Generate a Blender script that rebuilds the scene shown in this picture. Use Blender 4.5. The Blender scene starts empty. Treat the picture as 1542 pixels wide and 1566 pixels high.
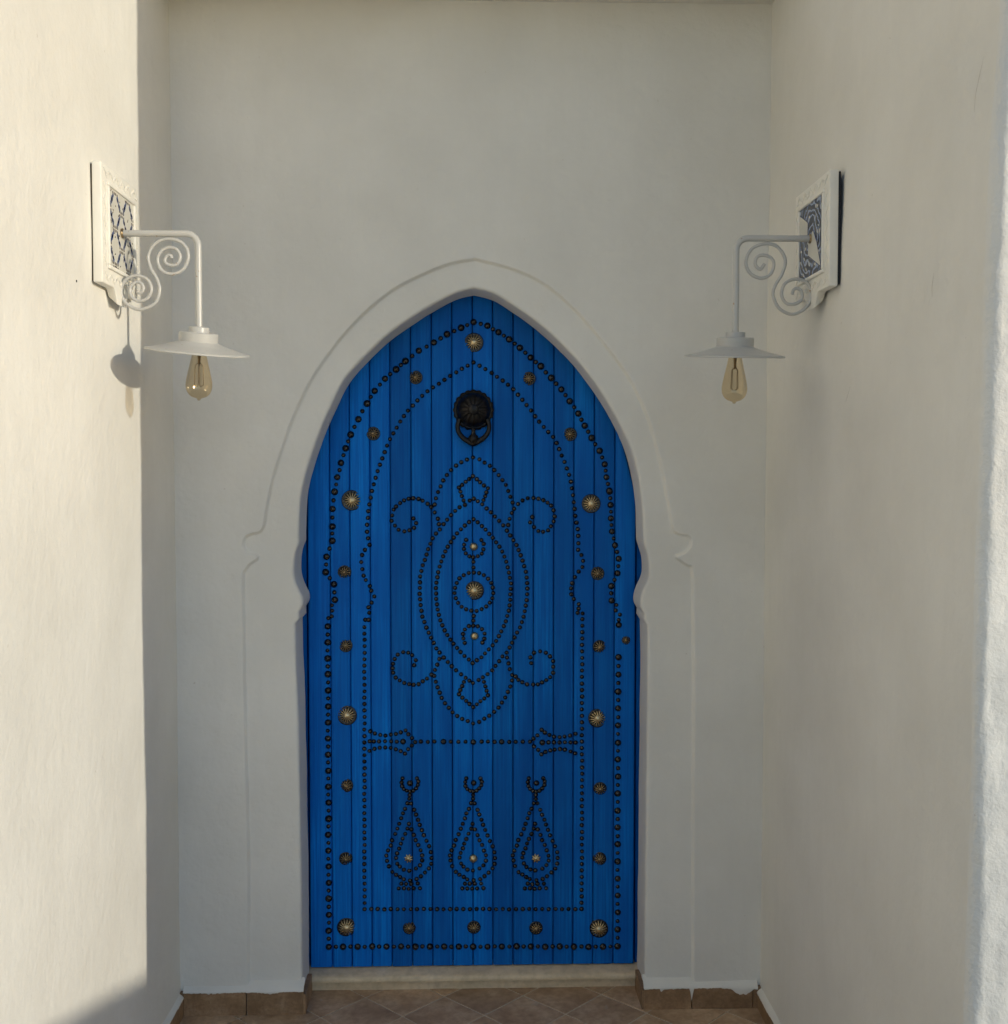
import bpy, bmesh, math, random
import numpy as np
from mathutils import Vector, Matrix, noise, geometry
random.seed(7)
R = math.radians
SC = bpy.context.scene
COL = SC.collection

# ------------------------------------------------------------------ camera
cam_d = bpy.data.cameras.new('camera')
cam = bpy.data.objects.new('camera', cam_d); COL.objects.link(cam)
cam_d.sensor_fit = 'HORIZONTAL'; cam_d.sensor_width = 36; cam_d.lens = 39.69
cam_d.clip_start = 0.05; cam_d.clip_end = 500
cam.location = (0, 0, 1.775)
cam.rotation_euler = (R(90-2.2906), 0, R(-1.651))
SC.camera = cam

# ------------------------------------------------------------------ sky, sun, exposure
SUN = Vector((1.0, -0.604, 0.184)).normalized()          # towards the sun
el = math.asin(SUN.z); az = math.atan2(SUN.x, SUN.y)
w = bpy.data.worlds.new('World'); SC.world = w; w.use_nodes = True
nt = w.node_tree
sky = nt.nodes.new('ShaderNodeTexSky'); sky.sky_type = 'NISHITA'; sky.sun_disc = False
sky.sun_elevation = el; sky.sun_rotation = az
sky.air_density = 0.65; sky.dust_density = 0.35; sky.ozone_density = 1.35
bg = nt.nodes['Background']; bg.inputs['Strength'].default_value = 0.15
nt.links.new(sky.outputs[0], bg.inputs[0])
sd = bpy.data.lights.new('sun', 'SUN'); sd.energy = 2.0; sd.angle = R(0.53); sd.color = (0.77, 0.70, 0.565)
so = bpy.data.objects.new('sun', sd); COL.objects.link(so)
so.rotation_euler = (-SUN).to_track_quat('-Z', 'Y').to_euler()
SC.view_settings.view_transform = 'Standard'; SC.view_settings.look = 'None'
SC.view_settings.exposure = 0.68; SC.view_settings.gamma = 1.0
SC.render.engine = 'CYCLES'
SC.cycles.max_bounces = 14; SC.cycles.diffuse_bounces = 7; SC.cycles.transparent_max_bounces = 16
SC.render.resolution_x = 1008; SC.render.resolution_y = 1024

# ------------------------------------------------------------------ measured outlines and nail positions, millimetres (x, z)
OPENING=[[(-555,-42),(-556,99),(-557,474),(-562,930),(-568,1148),(-570,1272)],[(-570,1272),(-557,1286)],[(-557,1286),(-558,1311)],[(-558,1311),(-546,1331),(-546,1356),(-560,1385),(-571,1418),(-573,1456),(-568,1501),(-556,1532)],[(-556,1532),(-555,1589),(-549,1684),(-528,1773),(-495,1870),(-454,1967),(-406,2060),(-337,2136),(-268,2201),(-196,2253),(-131,2293),(-50,2334),(7,2349)],[(7,2349),(71,2332),(140,2290),(209,2242),(282,2178),(347,2110),(412,2025),(470,1928),(511,1843),(536,1757),(550,1659),(556,1533)],[(556,1533),(571,1482),(574,1448),(572,1414),(554,1372),(547,1343),(549,1319),(560,1301)],[(560,1301),(558,1282)],[(558,1282),(570,1261)],[(570,1261),(571,1053),(569,693),(567,308),(567,94),(567,-57)]]
RECESS=[[(-727,-21),(-728,130),(-725,539),(-731,923),(-733,1264),(-733,1423),(-727,1444),(-711,1466),(-690,1479),(-685,1488),(-692,1495),(-713,1500),(-728,1514),(-732,1534),(-722,1554),(-705,1562),(-679,1568),(-665,1591),(-659,1631),(-638,1733),(-606,1836),(-564,1949),(-507,2062),(-435,2164),(-353,2256),(-261,2333),(-179,2379),(-76,2422),(11,2439)],[(11,2439),(129,2409),(232,2361),(335,2274),(429,2167),(513,2049),(575,1910),(615,1754),(629,1682),(642,1617),(650,1572),(673,1558),(699,1554),(708,1538),(703,1516),(685,1499),(662,1491),(657,1485),(673,1474),(698,1455),(714,1426),(721,1112),(722,784),(722,481),(724,133),(725,-42)]]
BIG=[(-36,2243),(-83,2221),(-127,2194),(-177,2166),(-222,2132),(-254,2104),(-291,2073),(-326,2032),(-352,1990),(-381,1937),(-406,1885),(-424,1840),(-439,1791),(-452,1743),(-461,1694),(-469,1636),(-470,1577),(-470,1529),(-491,1475),(-493,1423),(-465,1382),(-463,1329),(-488,1239),(-488,1185),(-488,1130),(-488,1076),(-488,1021),(-488,966),(-488,912),(-489,857),(-489,802),(-489,747),(-489,692),(-489,637),(-489,582),(-490,527),(-490,472),(-490,417),(-490,361),(-490,306),(-490,250),(-491,195),(-491,139),(6,2263),(53,2250),(89,2229),(126,2205),(162,2177),(197,2145),(232,2115),(267,2076),(301,2038),(330,1999),(359,1957),(381,1916),(404,1875),(431,1832),(449,1786),(455,1742),(465,1696),(466,1694),(469,1648),(470,1603),(474,1558),(485,1512),(498,1466),(494,1416),(472,1373),(474,1324),(499,1240),(498,1129),(498,1070),(498,1012),(498,954),(498,895),(498,836),(498,778),(498,719),(498,660),(498,601),(498,543),(498,484),(498,424),(499,365),(499,306),(499,247),(499,187),(499,128),(-442,139),(-392,138),(-343,138),(-294,137),(-245,137),(-195,136),(-146,135),(-97,135),(-47,134),(2,133),(52,133),(101,132),(151,132),(200,131),(250,130),(300,130),(349,129),(399,128),(449,128)]
SMALL=[(-15,2253),(-59,2232),(-105,2208),(-152,2180),(-200,2149),(-238,2118),(-273,2088),(-308,2053),(-339,2011),(-367,1964),(-394,1911),(-415,1863),(-431,1816),(-445,1767),(-456,1718),(-465,1665),(-470,1607),(-470,1553),(-480,1502),(-492,1449),(-479,1403),(-464,1355),(-473,1310),(-472,1292),(-473,1273),(-485,1267),(-488,1212),(-488,1157),(-488,1103),(-488,1048),(-488,994),(-488,939),(-489,884),(-489,830),(-489,775),(-489,720),(-489,665),(-489,610),(-490,555),(-490,499),(-490,444),(-490,389),(-490,334),(-490,278),(-490,223),(-491,167),(30,2256),(71,2239),(108,2217),(144,2191),(180,2161),(215,2130),(249,2095),(284,2057),(316,2018),(345,1978),(370,1936),(393,1896),(417,1854),(440,1809),(452,1764),(460,1719),(466,1695),(468,1671),(470,1625),(472,1580),(480,1535),(492,1489),(496,1441),(483,1394),(473,1348),(490,1308),(489,1290),(503,1275),(499,1257),(498,1099),(498,1041),(498,983),(498,924),(498,866),(498,807),(498,748),(498,690),(498,631),(498,572),(498,513),(498,454),(498,395),(499,336),(499,276),(499,217),(499,158),(-466,139),(-417,139),(-368,138),(-319,138),(-269,137),(-220,136),(-171,136),(-121,135),(-72,134),(-23,134),(27,133),(76,133),(126,132),(175,131),(225,131),(275,130),(324,129),(374,129),(424,128),(474,128)]
MID=[(-235,845),(-98,843),(4,841),(100,841),(239,838),(-212,702),(5,701),(219,699)]
PAT=[(6,2128),(-14,2117),(-34,2106),(-53,2094),(-73,2082),(-92,2069),(-111,2056),(-130,2044),(-149,2031),(-167,2016),(-183,2000),(-198,1983),(-214,1966),(-228,1948),(-241,1930),(-253,1909),(-264,1890),(-275,1870),(-285,1849),(-293,1827),(-301,1806),(-309,1784),(-317,1763),(-324,1741),(-330,1719),(-336,1696),(-341,1674),(-345,1651),(-349,1628),(-351,1605),(-353,1582),(-353,1559),(-350,1537),(-346,1514),(-361,1498),(-371,1480),(-374,1457),(-370,1432),(-366,1411),(-358,1395),(-346,1376),(-340,1359),(-330,1340),(-339,1319),(-350,1303),(-348,1284),(-350,1261),(-361,1261),(-364,1236),(-364,1214),(-364,1193),(-364,1171),(-364,1149),(-364,1127),(-365,1105),(-365,1084),(-365,1062),(-365,1040),(-365,1018),(-365,996),(-365,974),(-365,952),(-365,930),(-365,908),(-366,887),(-366,865),(-366,843),(-366,821),(-366,799),(-366,777),(-366,755),(-366,733),(-366,711),(-366,689),(-367,667),(-367,645),(-367,623),(-367,600),(-367,578),(-367,556),(-367,534),(-367,512),(-367,490),(-368,468),(-368,446),(-368,424),(-368,401),(-368,379),(-368,357),(-368,335),(-368,313),(-368,290),(-369,268),(-346,268),(-324,268),(-301,267),(-279,267),(-256,267),(-234,267),(-211,266),(-189,266),(-166,266),(-144,266),(-121,265),(-99,265),(-76,265),(-54,265),(-31,264),(-9,264),(14,264),(36,264),(59,263),(81,263),(104,263),(126,262),(149,262),(172,262),(194,262),(217,261),(239,261),(262,261),(285,261),(307,260),(330,260),(353,260),(375,260),(375,282),(375,304),(375,327),(375,349),(375,372),(375,394),(375,417),(375,439),(375,461),(375,484),(375,506),(375,528),(375,551),(375,573),(375,595),(375,618),(375,640),(375,662),(375,685),(375,707),(375,729),(375,751),(375,774),(374,796),(374,818),(374,840),(374,862),(374,885),(374,907),(374,929),(374,951),(374,973),(374,995),(374,1017),(374,1039),(374,1062),(374,1084),(374,1106),(374,1128),(374,1150),(374,1172),(374,1194),(374,1216),(374,1238),(374,1260),(375,1279),(359,1282),(362,1296),(362,1312),(345,1329),(337,1345),(336,1365),(340,1383),(349,1403),(362,1422),(374,1437),(377,1459),(371,1479),(359,1496),(360,1519),(360,1543),(358,1566),(354,1589),(350,1612),(347,1635),(344,1658),(341,1682),(338,1705),(334,1727),(328,1750),(321,1772),(312,1794),(303,1815),(294,1837),(285,1858),(273,1878),(258,1895),(242,1912),(227,1930),(213,1948),(199,1967),(184,1985),(170,2003),(155,2020),(139,2038),(122,2053),(104,2067),(85,2080),(66,2093),(46,2105),(26,2117),(4,1809),(-16,1802),(-36,1793),(-54,1781),(-70,1767),(-85,1750),(-97,1732),(-106,1712),(-114,1692),(-121,1671),(-126,1650),(25,1802),(43,1792),(61,1781),(76,1766),(90,1750),(103,1733),(115,1716),(123,1696),(130,1676),(136,1656),(-137,1642),(-126,1624),(-115,1603),(-111,1584),(142,1636),(135,1621),(127,1601),(122,1581),(-109,1566),(-122,1552),(-133,1536),(-141,1518),(-148,1500),(-154,1482),(-160,1463),(-166,1445),(-171,1426),(-175,1407),(-176,1387),(-177,1368),(-177,1348),(-176,1329),(-174,1310),(-171,1290),(-168,1271),(-162,1252),(-155,1234),(-147,1216),(-139,1199),(-130,1181),(-122,1163),(-110,1148),(118,1562),(129,1546),(140,1530),(150,1513),(158,1496),(165,1478),(171,1460),(177,1441),(182,1422),(185,1403),(187,1384),(187,1365),(187,1346),(185,1326),(182,1307),(178,1288),(174,1269),(169,1251),(162,1233),(153,1215),(144,1198),(136,1181),(127,1164),(117,1147),(-96,1584),(-84,1599),(-71,1614),(-57,1629),(-42,1641),(-24,1650),(34,1651),(49,1637),(64,1624),(78,1610),(92,1595),(105,1580),(-8,1664),(6,1670),(20,1661),(5,1601),(-10,1591),(-24,1579),(-37,1566),(-50,1553),(-62,1539),(-72,1524),(-82,1508),(-90,1492),(-98,1475),(-104,1458),(-110,1440),(-114,1422),(-117,1404),(-121,1386),(-122,1368),(-122,1349),(-121,1331),(-119,1312),(-116,1294),(-112,1276),(-107,1258),(-101,1241),(-93,1224),(-84,1208),(-74,1192),(-63,1178),(-51,1164),(-39,1150),(-26,1136),(-12,1124),(2,1112),(19,1590),(33,1578),(46,1565),(58,1551),(70,1537),(82,1522),(92,1507),(102,1491),(109,1474),(116,1456),(121,1438),(125,1420),(128,1402),(131,1383),(131,1364),(130,1346),(129,1327),(127,1308),(124,1290),(119,1272),(114,1254),(107,1237),(99,1220),(91,1203),(81,1187),(69,1172),(57,1158),(44,1145),(31,1131),(16,1121),(-111,1126),(-118,1107),(-126,1089),(-128,1069),(-124,1049),(-118,1030),(-111,1011),(-103,993),(-92,975),(-80,959),(-67,944),(-51,931),(-34,921),(-15,913),(3,905),(23,911),(41,921),(58,932),(75,944),(89,959),(101,976),(112,993),(122,1012),(129,1031),(135,1051),(136,1071),(128,1090),(123,1110),(118,1130),(-97,1131),(-83,1116),(-69,1102),(-54,1088),(-38,1074),(-22,1062),(103,1134),(91,1118),(79,1102),(67,1087),(52,1074),(36,1063),(-9,1052),(3,1044),(22,1054),(3,1746),(16,1736),(28,1726),(41,1715),(54,1705),(49,1692),(44,1678),(39,1665),(-9,1737),(-21,1727),(-33,1717),(-44,1707),(-39,1693),(-34,1679),(-29,1664),(3,961),(16,971),(28,981),(41,991),(54,1001),(49,1017),(45,1032),(40,1047),(-9,972),(-21,983),(-33,994),(-45,1005),(-40,1019),(-34,1033),(-28,1048),(-150,1653),(-166,1664),(-180,1670),(-197,1671),(-213,1670),(-228,1665),(-242,1655),(-256,1644),(-264,1633),(-269,1614),(-270,1595),(-260,1579),(-247,1565),(-228,1560),(-211,1564),(-195,1572),(-188,1588),(-197,1603),(156,1652),(171,1664),(188,1671),(208,1672),(224,1670),(241,1665),(255,1656),(267,1646),(276,1630),(279,1610),(276,1593),(267,1577),(257,1563),(241,1558),(225,1561),(210,1574),(197,1590),(204,1608),(-138,1073),(-153,1060),(-167,1050),(-182,1041),(-199,1039),(-214,1041),(-230,1046),(-245,1054),(-259,1064),(-268,1080),(-269,1096),(-268,1111),(-262,1127),(-252,1142),(-234,1150),(-216,1149),(-203,1140),(-191,1123),(-197,1105),(148,1065),(157,1054),(171,1045),(187,1038),(207,1037),(223,1038),(238,1045),(252,1052),(265,1062),(275,1077),(276,1098),(275,1117),(265,1133),(251,1146),(231,1151),(210,1146),(198,1130),(201,1110),(-20,1530),(-27,1515),(-27,1500),(-21,1485),(-9,1475),(4,1472),(20,1475),(33,1484),(39,1499),(40,1517),(32,1530),(5,1456),(5,1437),(-25,1181),(-30,1196),(-31,1212),(-25,1226),(-11,1238),(4,1239),(19,1237),(34,1227),(42,1212),(41,1195),(35,1181),(6,1272),(4,1256),(6,1420),(-11,1418),(-28,1411),(-42,1400),(-52,1385),(-58,1368),(-59,1351),(-55,1333),(-47,1317),(-35,1304),(-20,1295),(-3,1290),(15,1290),(32,1295),(48,1304),(60,1317),(68,1333),(72,1350),(70,1368),(64,1385),(54,1399),(40,1411),(24,1418),(-349,846),(-334,846),(-316,846),(-296,846),(-276,846),(-257,845),(-174,844),(-151,843),(-128,844),(-73,843),(-47,843),(-23,842),(-346,881),(-330,873),(-312,868),(-295,866),(-276,869),(-259,871),(-242,877),(-226,883),(-217,870),(-205,856),(-194,843),(-349,814),(-332,820),(-314,824),(-296,825),(-277,823),(-259,818),(-243,812),(-229,804),(-217,819),(-205,831),(32,842),(53,842),(76,842),(126,841),(148,841),(172,841),(197,841),(209,851),(222,863),(236,881),(248,872),(263,864),(279,858),(298,856),(315,858),(334,861),(352,867),(211,825),(225,813),(236,798),(250,805),(266,811),(281,813),(299,815),(316,813),(336,807),(352,800),(260,838),(279,838),(298,838),(316,838),(335,838),(353,837),(-237,719),(-240,705),(-239,692),(-233,682),(-223,676),(-212,673),(-201,676),(-192,684),(-185,695),(-184,707),(-188,718),(-213,661),(-214,648),(-221,633),(-229,614),(-236,598),(-242,581),(-249,562),(-255,545),(-263,527),(-274,506),(-278,487),(-288,470),(-293,453),(-291,435),(-285,416),(-273,396),(-261,386),(-247,378),(-234,370),(-208,632),(-198,610),(-192,593),(-185,575),(-179,558),(-172,540),(-165,522),(-156,502),(-148,484),(-142,463),(-140,442),(-141,423),(-149,407),(-162,393),(-176,380),(-191,370),(-213,366),(-216,562),(-221,545),(-229,527),(-237,510),(-244,494),(-249,477),(-257,461),(-260,445),(-256,425),(-247,414),(-234,403),(-215,400),(-193,407),(-179,418),(-171,435),(-171,452),(-177,470),(-184,488),(-193,505),(-199,523),(-208,542),(-243,355),(-226,354),(-209,354),(-187,355),(-252,339),(-234,339),(-218,337),(-201,338),(-179,338),(-21,717),(-24,704),(-23,690),(-17,680),(-7,674),(4,671),(15,674),(24,682),(31,693),(32,705),(28,716),(3,659),(3,646),(-4,631),(-12,612),(-20,596),(-26,579),(-33,560),(-39,543),(-47,524),(-57,504),(-62,485),(-71,468),(-77,451),(-75,433),(-69,414),(-56,394),(-44,384),(-30,376),(-18,368),(8,630),(18,608),(24,591),(31,573),(37,556),(44,538),(52,519),(60,500),(69,481),(75,461),(77,440),(76,421),(69,405),(56,390),(41,378),(26,368),(4,364),(0,560),(-4,543),(-13,525),(-21,508),(-28,491),(-33,475),(-40,459),(-44,443),(-39,423),(-30,412),(-17,401),(2,398),(24,405),(38,416),(46,432),(46,450),(39,467),(33,486),(24,503),(18,521),(9,540),(-26,353),(-9,352),(8,352),(30,352),(-35,336),(-17,336),(-1,335),(16,336),(38,336),(193,715),(190,702),(191,688),(197,678),(207,672),(218,669),(229,672),(238,680),(246,691),(247,704),(242,715),(217,657),(217,644),(210,629),(202,610),(195,594),(189,577),(182,558),(176,541),(167,522),(157,502),(152,483),(143,465),(138,449),(140,431),(146,412),(158,391),(171,382),(185,373),(197,366),(222,628),(232,606),(239,589),(246,571),(252,554),(259,536),(266,517),(275,498),(283,479),(290,459),(292,438),(291,419),(284,402),(271,388),(256,375),(241,366),(219,362),(215,558),(210,541),(202,522),(194,506),(187,489),(182,473),(174,457),(171,441),(176,421),(185,409),(198,399),(216,396),(239,402),(253,414),(261,430),(261,447),(254,465),(248,484),(239,501),(233,519),(223,538),(189,350),(205,349),(223,349),(245,350),(180,334),(198,334),(214,332),(231,334),(253,333)]
ROS=[(7,2194,30.9),(-404,1665,33.1),(403,1653,30.9),(8,1359,30.9),(-424,936,32.0),(427,921,30.9),(-430,207,30.9),(434,192,30.9)]
MED=[(-188,2077,22.1),(192,2074,22.1),(-331,1889,22.1),(331,1887,22.1),(-430,1423,22.1),(426,1416,22.1),(-427,1174,22.1),(433,1166,22.1),(-427,696,22.1),(437,678,22.1),(-431,444,22.1),(436,435,22.1),(-216,202,21.0),(5,201,22.1),(218,196,22.1),(522,1188,15.4)]
DOM=[(6,1508,14.3),(8,1204,14.3),(3,440,14.9)]
STAR=[(-218,442,16.5),(218,438,16.5)]
JOINTS=[-554,-478,-411,-343,-275,-205,-136,-67,2,70,139,208,277,345,414,484,556]
SCROLL_A=[(131.3,-64.8),(127.0,-56.6),(117.5,-59.0),(112.7,-72.3),(123.7,-81.9),(142.9,-80.0),(152.8,-61.8),(144.8,-42.7),(125.7,-36.3),(105.1,-44.4),(93.6,-66.5),(103.0,-94.4),(129.3,-105.4),(160.4,-92.6),(174.0,-58.7),(161.1,-26.5),(124.5,-13.5),(89.1,-25.4),(69.7,-56.3),(75.1,-88.6),(90.9,-118.0),(98.0,-145.9),(85.8,-181.3),(45.8,-198.3),(9.3,-181.6),(-2.9,-150.8),(10.1,-121.3),(38.2,-110.0),(65.9,-119.6),(76.8,-144.5),(66.8,-168.1),(43.2,-176.5),(24.2,-163.9),(21.6,-141.8),(35.0,-127.6),(50.2,-129.9),(55.9,-143.1),(49.3,-154.1),(39.1,-152.0)]
SCROLL_B=[(127.3,-68.4),(139.1,-83.1),(152.5,-70.0),(148.2,-51.0),(130.5,-45.1),(109.7,-52.3),(102.1,-69.8),(110.7,-96.1),(135.9,-107.4),(165.6,-94.9),(178.4,-64.3),(163.3,-29.2),(126.3,-14.4),(92.2,-23.0),(71.0,-57.9),(79.6,-96.0),(97.1,-125.3),(103.3,-154.6),(84.6,-189.7),(48.7,-204.2),(13.2,-186.5),(-0.8,-154.2),(9.4,-120.5),(40.8,-108.9),(70.4,-120.8),(80.5,-148.7),(69.9,-172.1),(49.0,-177.8),(27.7,-167.5),(23.1,-151.3),(28.6,-139.1),(39.0,-134.7),(47.6,-139.1),(51.4,-150.3)]


# ------------------------------------------------------------------ helpers
class NT:
    def __init__(s, name):
        s.m = bpy.data.materials.new(name); s.m.use_nodes = True
        s.t = s.m.node_tree; s.p = s.t.nodes['Principled BSDF']; s.out = s.t.nodes['Material Output']
    def n(s, kind, **kw):
        x = s.t.nodes.new('ShaderNode'+kind)
        for k, v in kw.items():
            if k.startswith('i_'):
                x.inputs[k[2:].replace('_', ' ')].default_value = v
            else: setattr(x, k, v)
        return x
    def l(s, a, b): s.t.links.new(a, b)
    def coords(s, scale=(1,1,1), kind='Object', loc=(0,0,0)):
        c = s.n('TexCoord'); m = s.n('Mapping')
        m.inputs['Scale'].default_value = scale; m.inputs['Location'].default_value = loc
        s.l(c.outputs[kind], m.inputs['Vector']); return m.outputs[0]
    def noise(s, vec, scale, detail=4, rough=0.55):
        x = s.n('TexNoise'); x.inputs['Scale'].default_value = scale
        x.inputs['Detail'].default_value = detail; x.inputs['Roughness'].default_value = rough
        s.l(vec, x.inputs['Vector']); return x.outputs['Fac']
    def ramp(s, fac, stops):
        x = s.n('ValToRGB'); e = x.color_ramp.elements
        while len(e) < len(stops): e.new(0.5)
        for q, (p, c) in zip(e, stops):
            q.position = p; q.color = (c, c, c, 1) if isinstance(c, (int, float)) else (*c, 1)
        s.l(fac, x.inputs['Fac']); return x.outputs['Color']
    def mix(s, fac, a, b, mode='MIX'):
        x = s.n('MixRGB', blend_type=mode)
        for i, v in ((0, fac), (1, a), (2, b)):
            if isinstance(v, (int, float)): x.inputs[i].default_value = v
            elif isinstance(v, tuple): x.inputs[i].default_value = (*v, 1)
            else: s.l(v, x.inputs[i])
        return x.outputs[0]
    def bump(s, h, strength, dist, prev=None):
        x = s.n('Bump'); x.inputs['Strength'].default_value = strength; x.inputs['Distance'].default_value = dist
        s.l(h, x.inputs['Height'])
        if prev is not None: s.l(prev, x.inputs['Normal'])
        return x.outputs[0]
    def set(s, **kw):
        for k, v in kw.items():
            k = k.replace('_', ' ')
            if isinstance(v, (int, float)): s.p.inputs[k].default_value = v
            elif isinstance(v, tuple): s.p.inputs[k].default_value = (*v, 1)
            else: s.l(v, s.p.inputs[k])
        return s.m

def mat_plaster(name, col=(0.745, 0.733, 0.684), rough_amt=1.0):
    s = NT(name); v = s.coords()
    a = s.noise(v, 1.7, 5, 0.6); b = s.noise(s.coords((9, 9, 1.2)), 3.0, 5, 0.6)
    c2 = tuple(x*k for x, k in zip(col, (0.88, 0.875, 0.865)))
    c = s.mix(s.ramp(a, [(0.35, 0.0), (0.7, 1.0)]), col, c2)
    c3 = s.mix(s.ramp(b, [(0.45, 0.0), (0.8, 0.35)]), c, tuple(x*0.9 for x in col))
    sp = s.noise(v, 55, 2, 0.5)
    c4 = s.mix(s.ramp(sp, [(0.77, 0.0), (0.80, 0.35)]), c3, (0.42, 0.36, 0.28))
    def wsum(parts):
        acc = None
        for h, k in parts:
            m_ = s.n('Math', operation='MULTIPLY_ADD'); s.l(h, m_.inputs[0]); m_.inputs[1].default_value = k
            if acc is None: m_.inputs[2].default_value = 0.0
            else: s.l(acc, m_.inputs[2])
            acc = m_.outputs[0]
        return acc
    ht = wsum([(s.noise(s.coords((13, 13, 2.0)), 1.6, 3, 0.55), 0.0007*rough_amt), (s.noise(v, 5, 4, 0.6), 0.010), (s.noise(v, 34, 3, 0.6), 0.0018*rough_amt), (s.noise(v, 190, 2, 0.6), 0.00045*rough_amt)])
    bm = s.bump(ht, 1.0, 1.0)
    return s.set(Base_Color=c4, Roughness=0.82, Normal=bm)

def mat_paint(name, col, rough=0.4, var=0.12, chips=None):
    s = NT(name); v = s.coords()
    a = s.noise(v, 14, 4, 0.6)
    c = s.mix(s.ramp(a, [(0.3, 0.0), (0.75, 1.0)]), col, tuple(x*(1-var) for x in col))
    if chips:
        c = s.mix(s.ramp(s.noise(v, 60, 3, 0.6), [(0.68, 0.0), (0.72, 1.0)]), c, chips)
    bm = s.bump(s.noise(v, 90, 3, 0.6), 0.25, 0.001)
    return s.set(Base_Color=c, Roughness=rough, Normal=bm)

def mat_blue():
    s = NT('blue_paint')
    inf = s.n('ObjectInfo'); cb = s.n('CombineXYZ')
    s.l(inf.outputs['Random'], cb.inputs['X'])
    mul = s.n('VectorMath', operation='SCALE'); s.l(cb.outputs[0], mul.inputs[0]); mul.inputs['Scale'].default_value = 30
    def vec(scale):
        ad = s.n('VectorMath', operation='ADD'); s.l(s.coords(scale), ad.inputs[0]); s.l(mul.outputs[0], ad.inputs[1])
        return ad.outputs[0]
    g = s.noise(vec((60, 60, 1.1)), 2.4, 6, 0.65)
    g2 = s.noise(vec((9, 9, 0.9)), 1.6, 4, 0.6)
    lo = s.noise(s.coords(), 1.6, 3, 0.5)
    c = s.mix(s.ramp(g, [(0.36, 0.0), (0.66, 1.0)]), (0.0006, 0.125, 0.52), (0.0010, 0.235, 0.77))
    c = s.mix(s.ramp(g2, [(0.40, 0.0), (0.66, 0.8)]), c, (0.0008, 0.105, 0.45))
    c = s.mix(s.ramp(lo, [(0.42, 0.0), (0.68, 0.75)]), c, (0.0008, 0.10, 0.44))
    hs = s.n('HueSaturation'); s.l(c, hs.inputs['Color'])
    mp = s.n('MapRange'); s.l(inf.outputs['Random'], mp.inputs[0]); mp.inputs[3].default_value = 0.74; mp.inputs[4].default_value = 1.12
    s.l(mp.outputs[0], hs.inputs['Value'])
    bm = s.bump(g, 0.45, 0.003)
    bm = s.bump(s.noise(s.coords(), 9, 4, 0.6), 0.2, 0.004, bm)
    rg = s.ramp(g2, [(0.3, 0.50), (0.8, 0.66)])
    s.p.inputs['Specular IOR Level'].default_value = 0.12
    return s.set(Base_Color=hs.outputs[0], Roughness=rg, Normal=bm)

def mat_metal(name, col, rough, dirt=None, metallic=1.0):
    s = NT(name); v = s.coords()
    c = col
    if dirt: c = s.mix(s.ramp(s.noise(v, 90, 4, 0.65), [(0.42, 0.0), (0.62, 1.0)]), col, dirt)
    else: c = s.mix(0.0, col, col)
    bm = s.bump(s.noise(v, 240, 3, 0.6), 0.25, 0.0008)
    return s.set(Base_Color=c, Metallic=metallic, Roughness=rough, Normal=bm)

def mat_stone(name, cols, scale=9, rough=0.55, rnd=True, splash=0.0):
    s = NT(name)
    v = s.coords()
    if rnd:
        inf = s.n('ObjectInfo'); cb = s.n('CombineXYZ'); s.l(inf.outputs['Random'], cb.inputs['Z'])
        mul = s.n('VectorMath', operation='SCALE'); s.l(cb.outputs[0], mul.inputs[0]); mul.inputs['Scale'].default_value = 50
        ad = s.n('VectorMath', operation='ADD'); s.l(v, ad.inputs[0]); s.l(mul.outputs[0], ad.inputs[1]); v = ad.outputs[0]
    a = s.noise(v, scale, 7, 0.65)
    c = s.ramp(a, [(0.30, cols[0]), (0.52, cols[1]), (0.72, cols[2])])
    b = s.noise(v, scale*7, 4, 0.6)
    c = s.mix(s.ramp(b, [(0.40, 0.0), (0.75, 0.45)]), c, tuple(x*0.55 for x in cols[0]))
    if splash:
        c = s.mix(s.ramp(s.noise(v, 26, 3, 0.5), [(0.69, 0.0), (0.71, splash)]), c, (0.5, 0.47, 0.42))
    if rnd:
        hs = s.n('HueSaturation'); s.l(c, hs.inputs['Color'])
        mp = s.n('MapRange'); s.l(inf.outputs['Random'], mp.inputs[0]); mp.inputs[3].default_value = 0.8; mp.inputs[4].default_value = 1.15
        s.l(mp.outputs[0], hs.inputs['Value']); c = hs.outputs[0]
    bm = s.bump(a, 0.3, 0.003); bm = s.bump(b, 0.2, 0.001, bm)
    return s.set(Base_Color=c, Roughness=rough, Normal=bm)

def mat_bulb():
    s = NT('amber_glass')
    tr = s.n('BsdfTransparent'); tr.inputs[0].default_value = (0.91, 0.84, 0.71, 1)
    gl = s.n('BsdfGlossy'); gl.inputs['Roughness'].default_value = 0.14; gl.inputs[0].default_value = (1, 0.96, 0.9, 1)
    fr = s.n('Fresnel'); fr.inputs[0].default_value = 2.5
    ge = s.n('NewGeometry'); iv = s.n('Math', operation='SUBTRACT'); iv.inputs[0].default_value = 1.0; s.l(ge.outputs['Backfacing'], iv.inputs[1])
    ml = s.n('Math', operation='MULTIPLY'); s.l(fr.outputs[0], ml.inputs[0]); s.l(iv.outputs[0], ml.inputs[1])
    mx = s.n('MixShader'); s.l(ml.outputs[0], mx.inputs[0]); s.l(tr.outputs[0], mx.inputs[1]); s.l(gl.outputs[0], mx.inputs[2])
    s.l(mx.outputs[0], s.out.inputs[0]); return s.m

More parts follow.
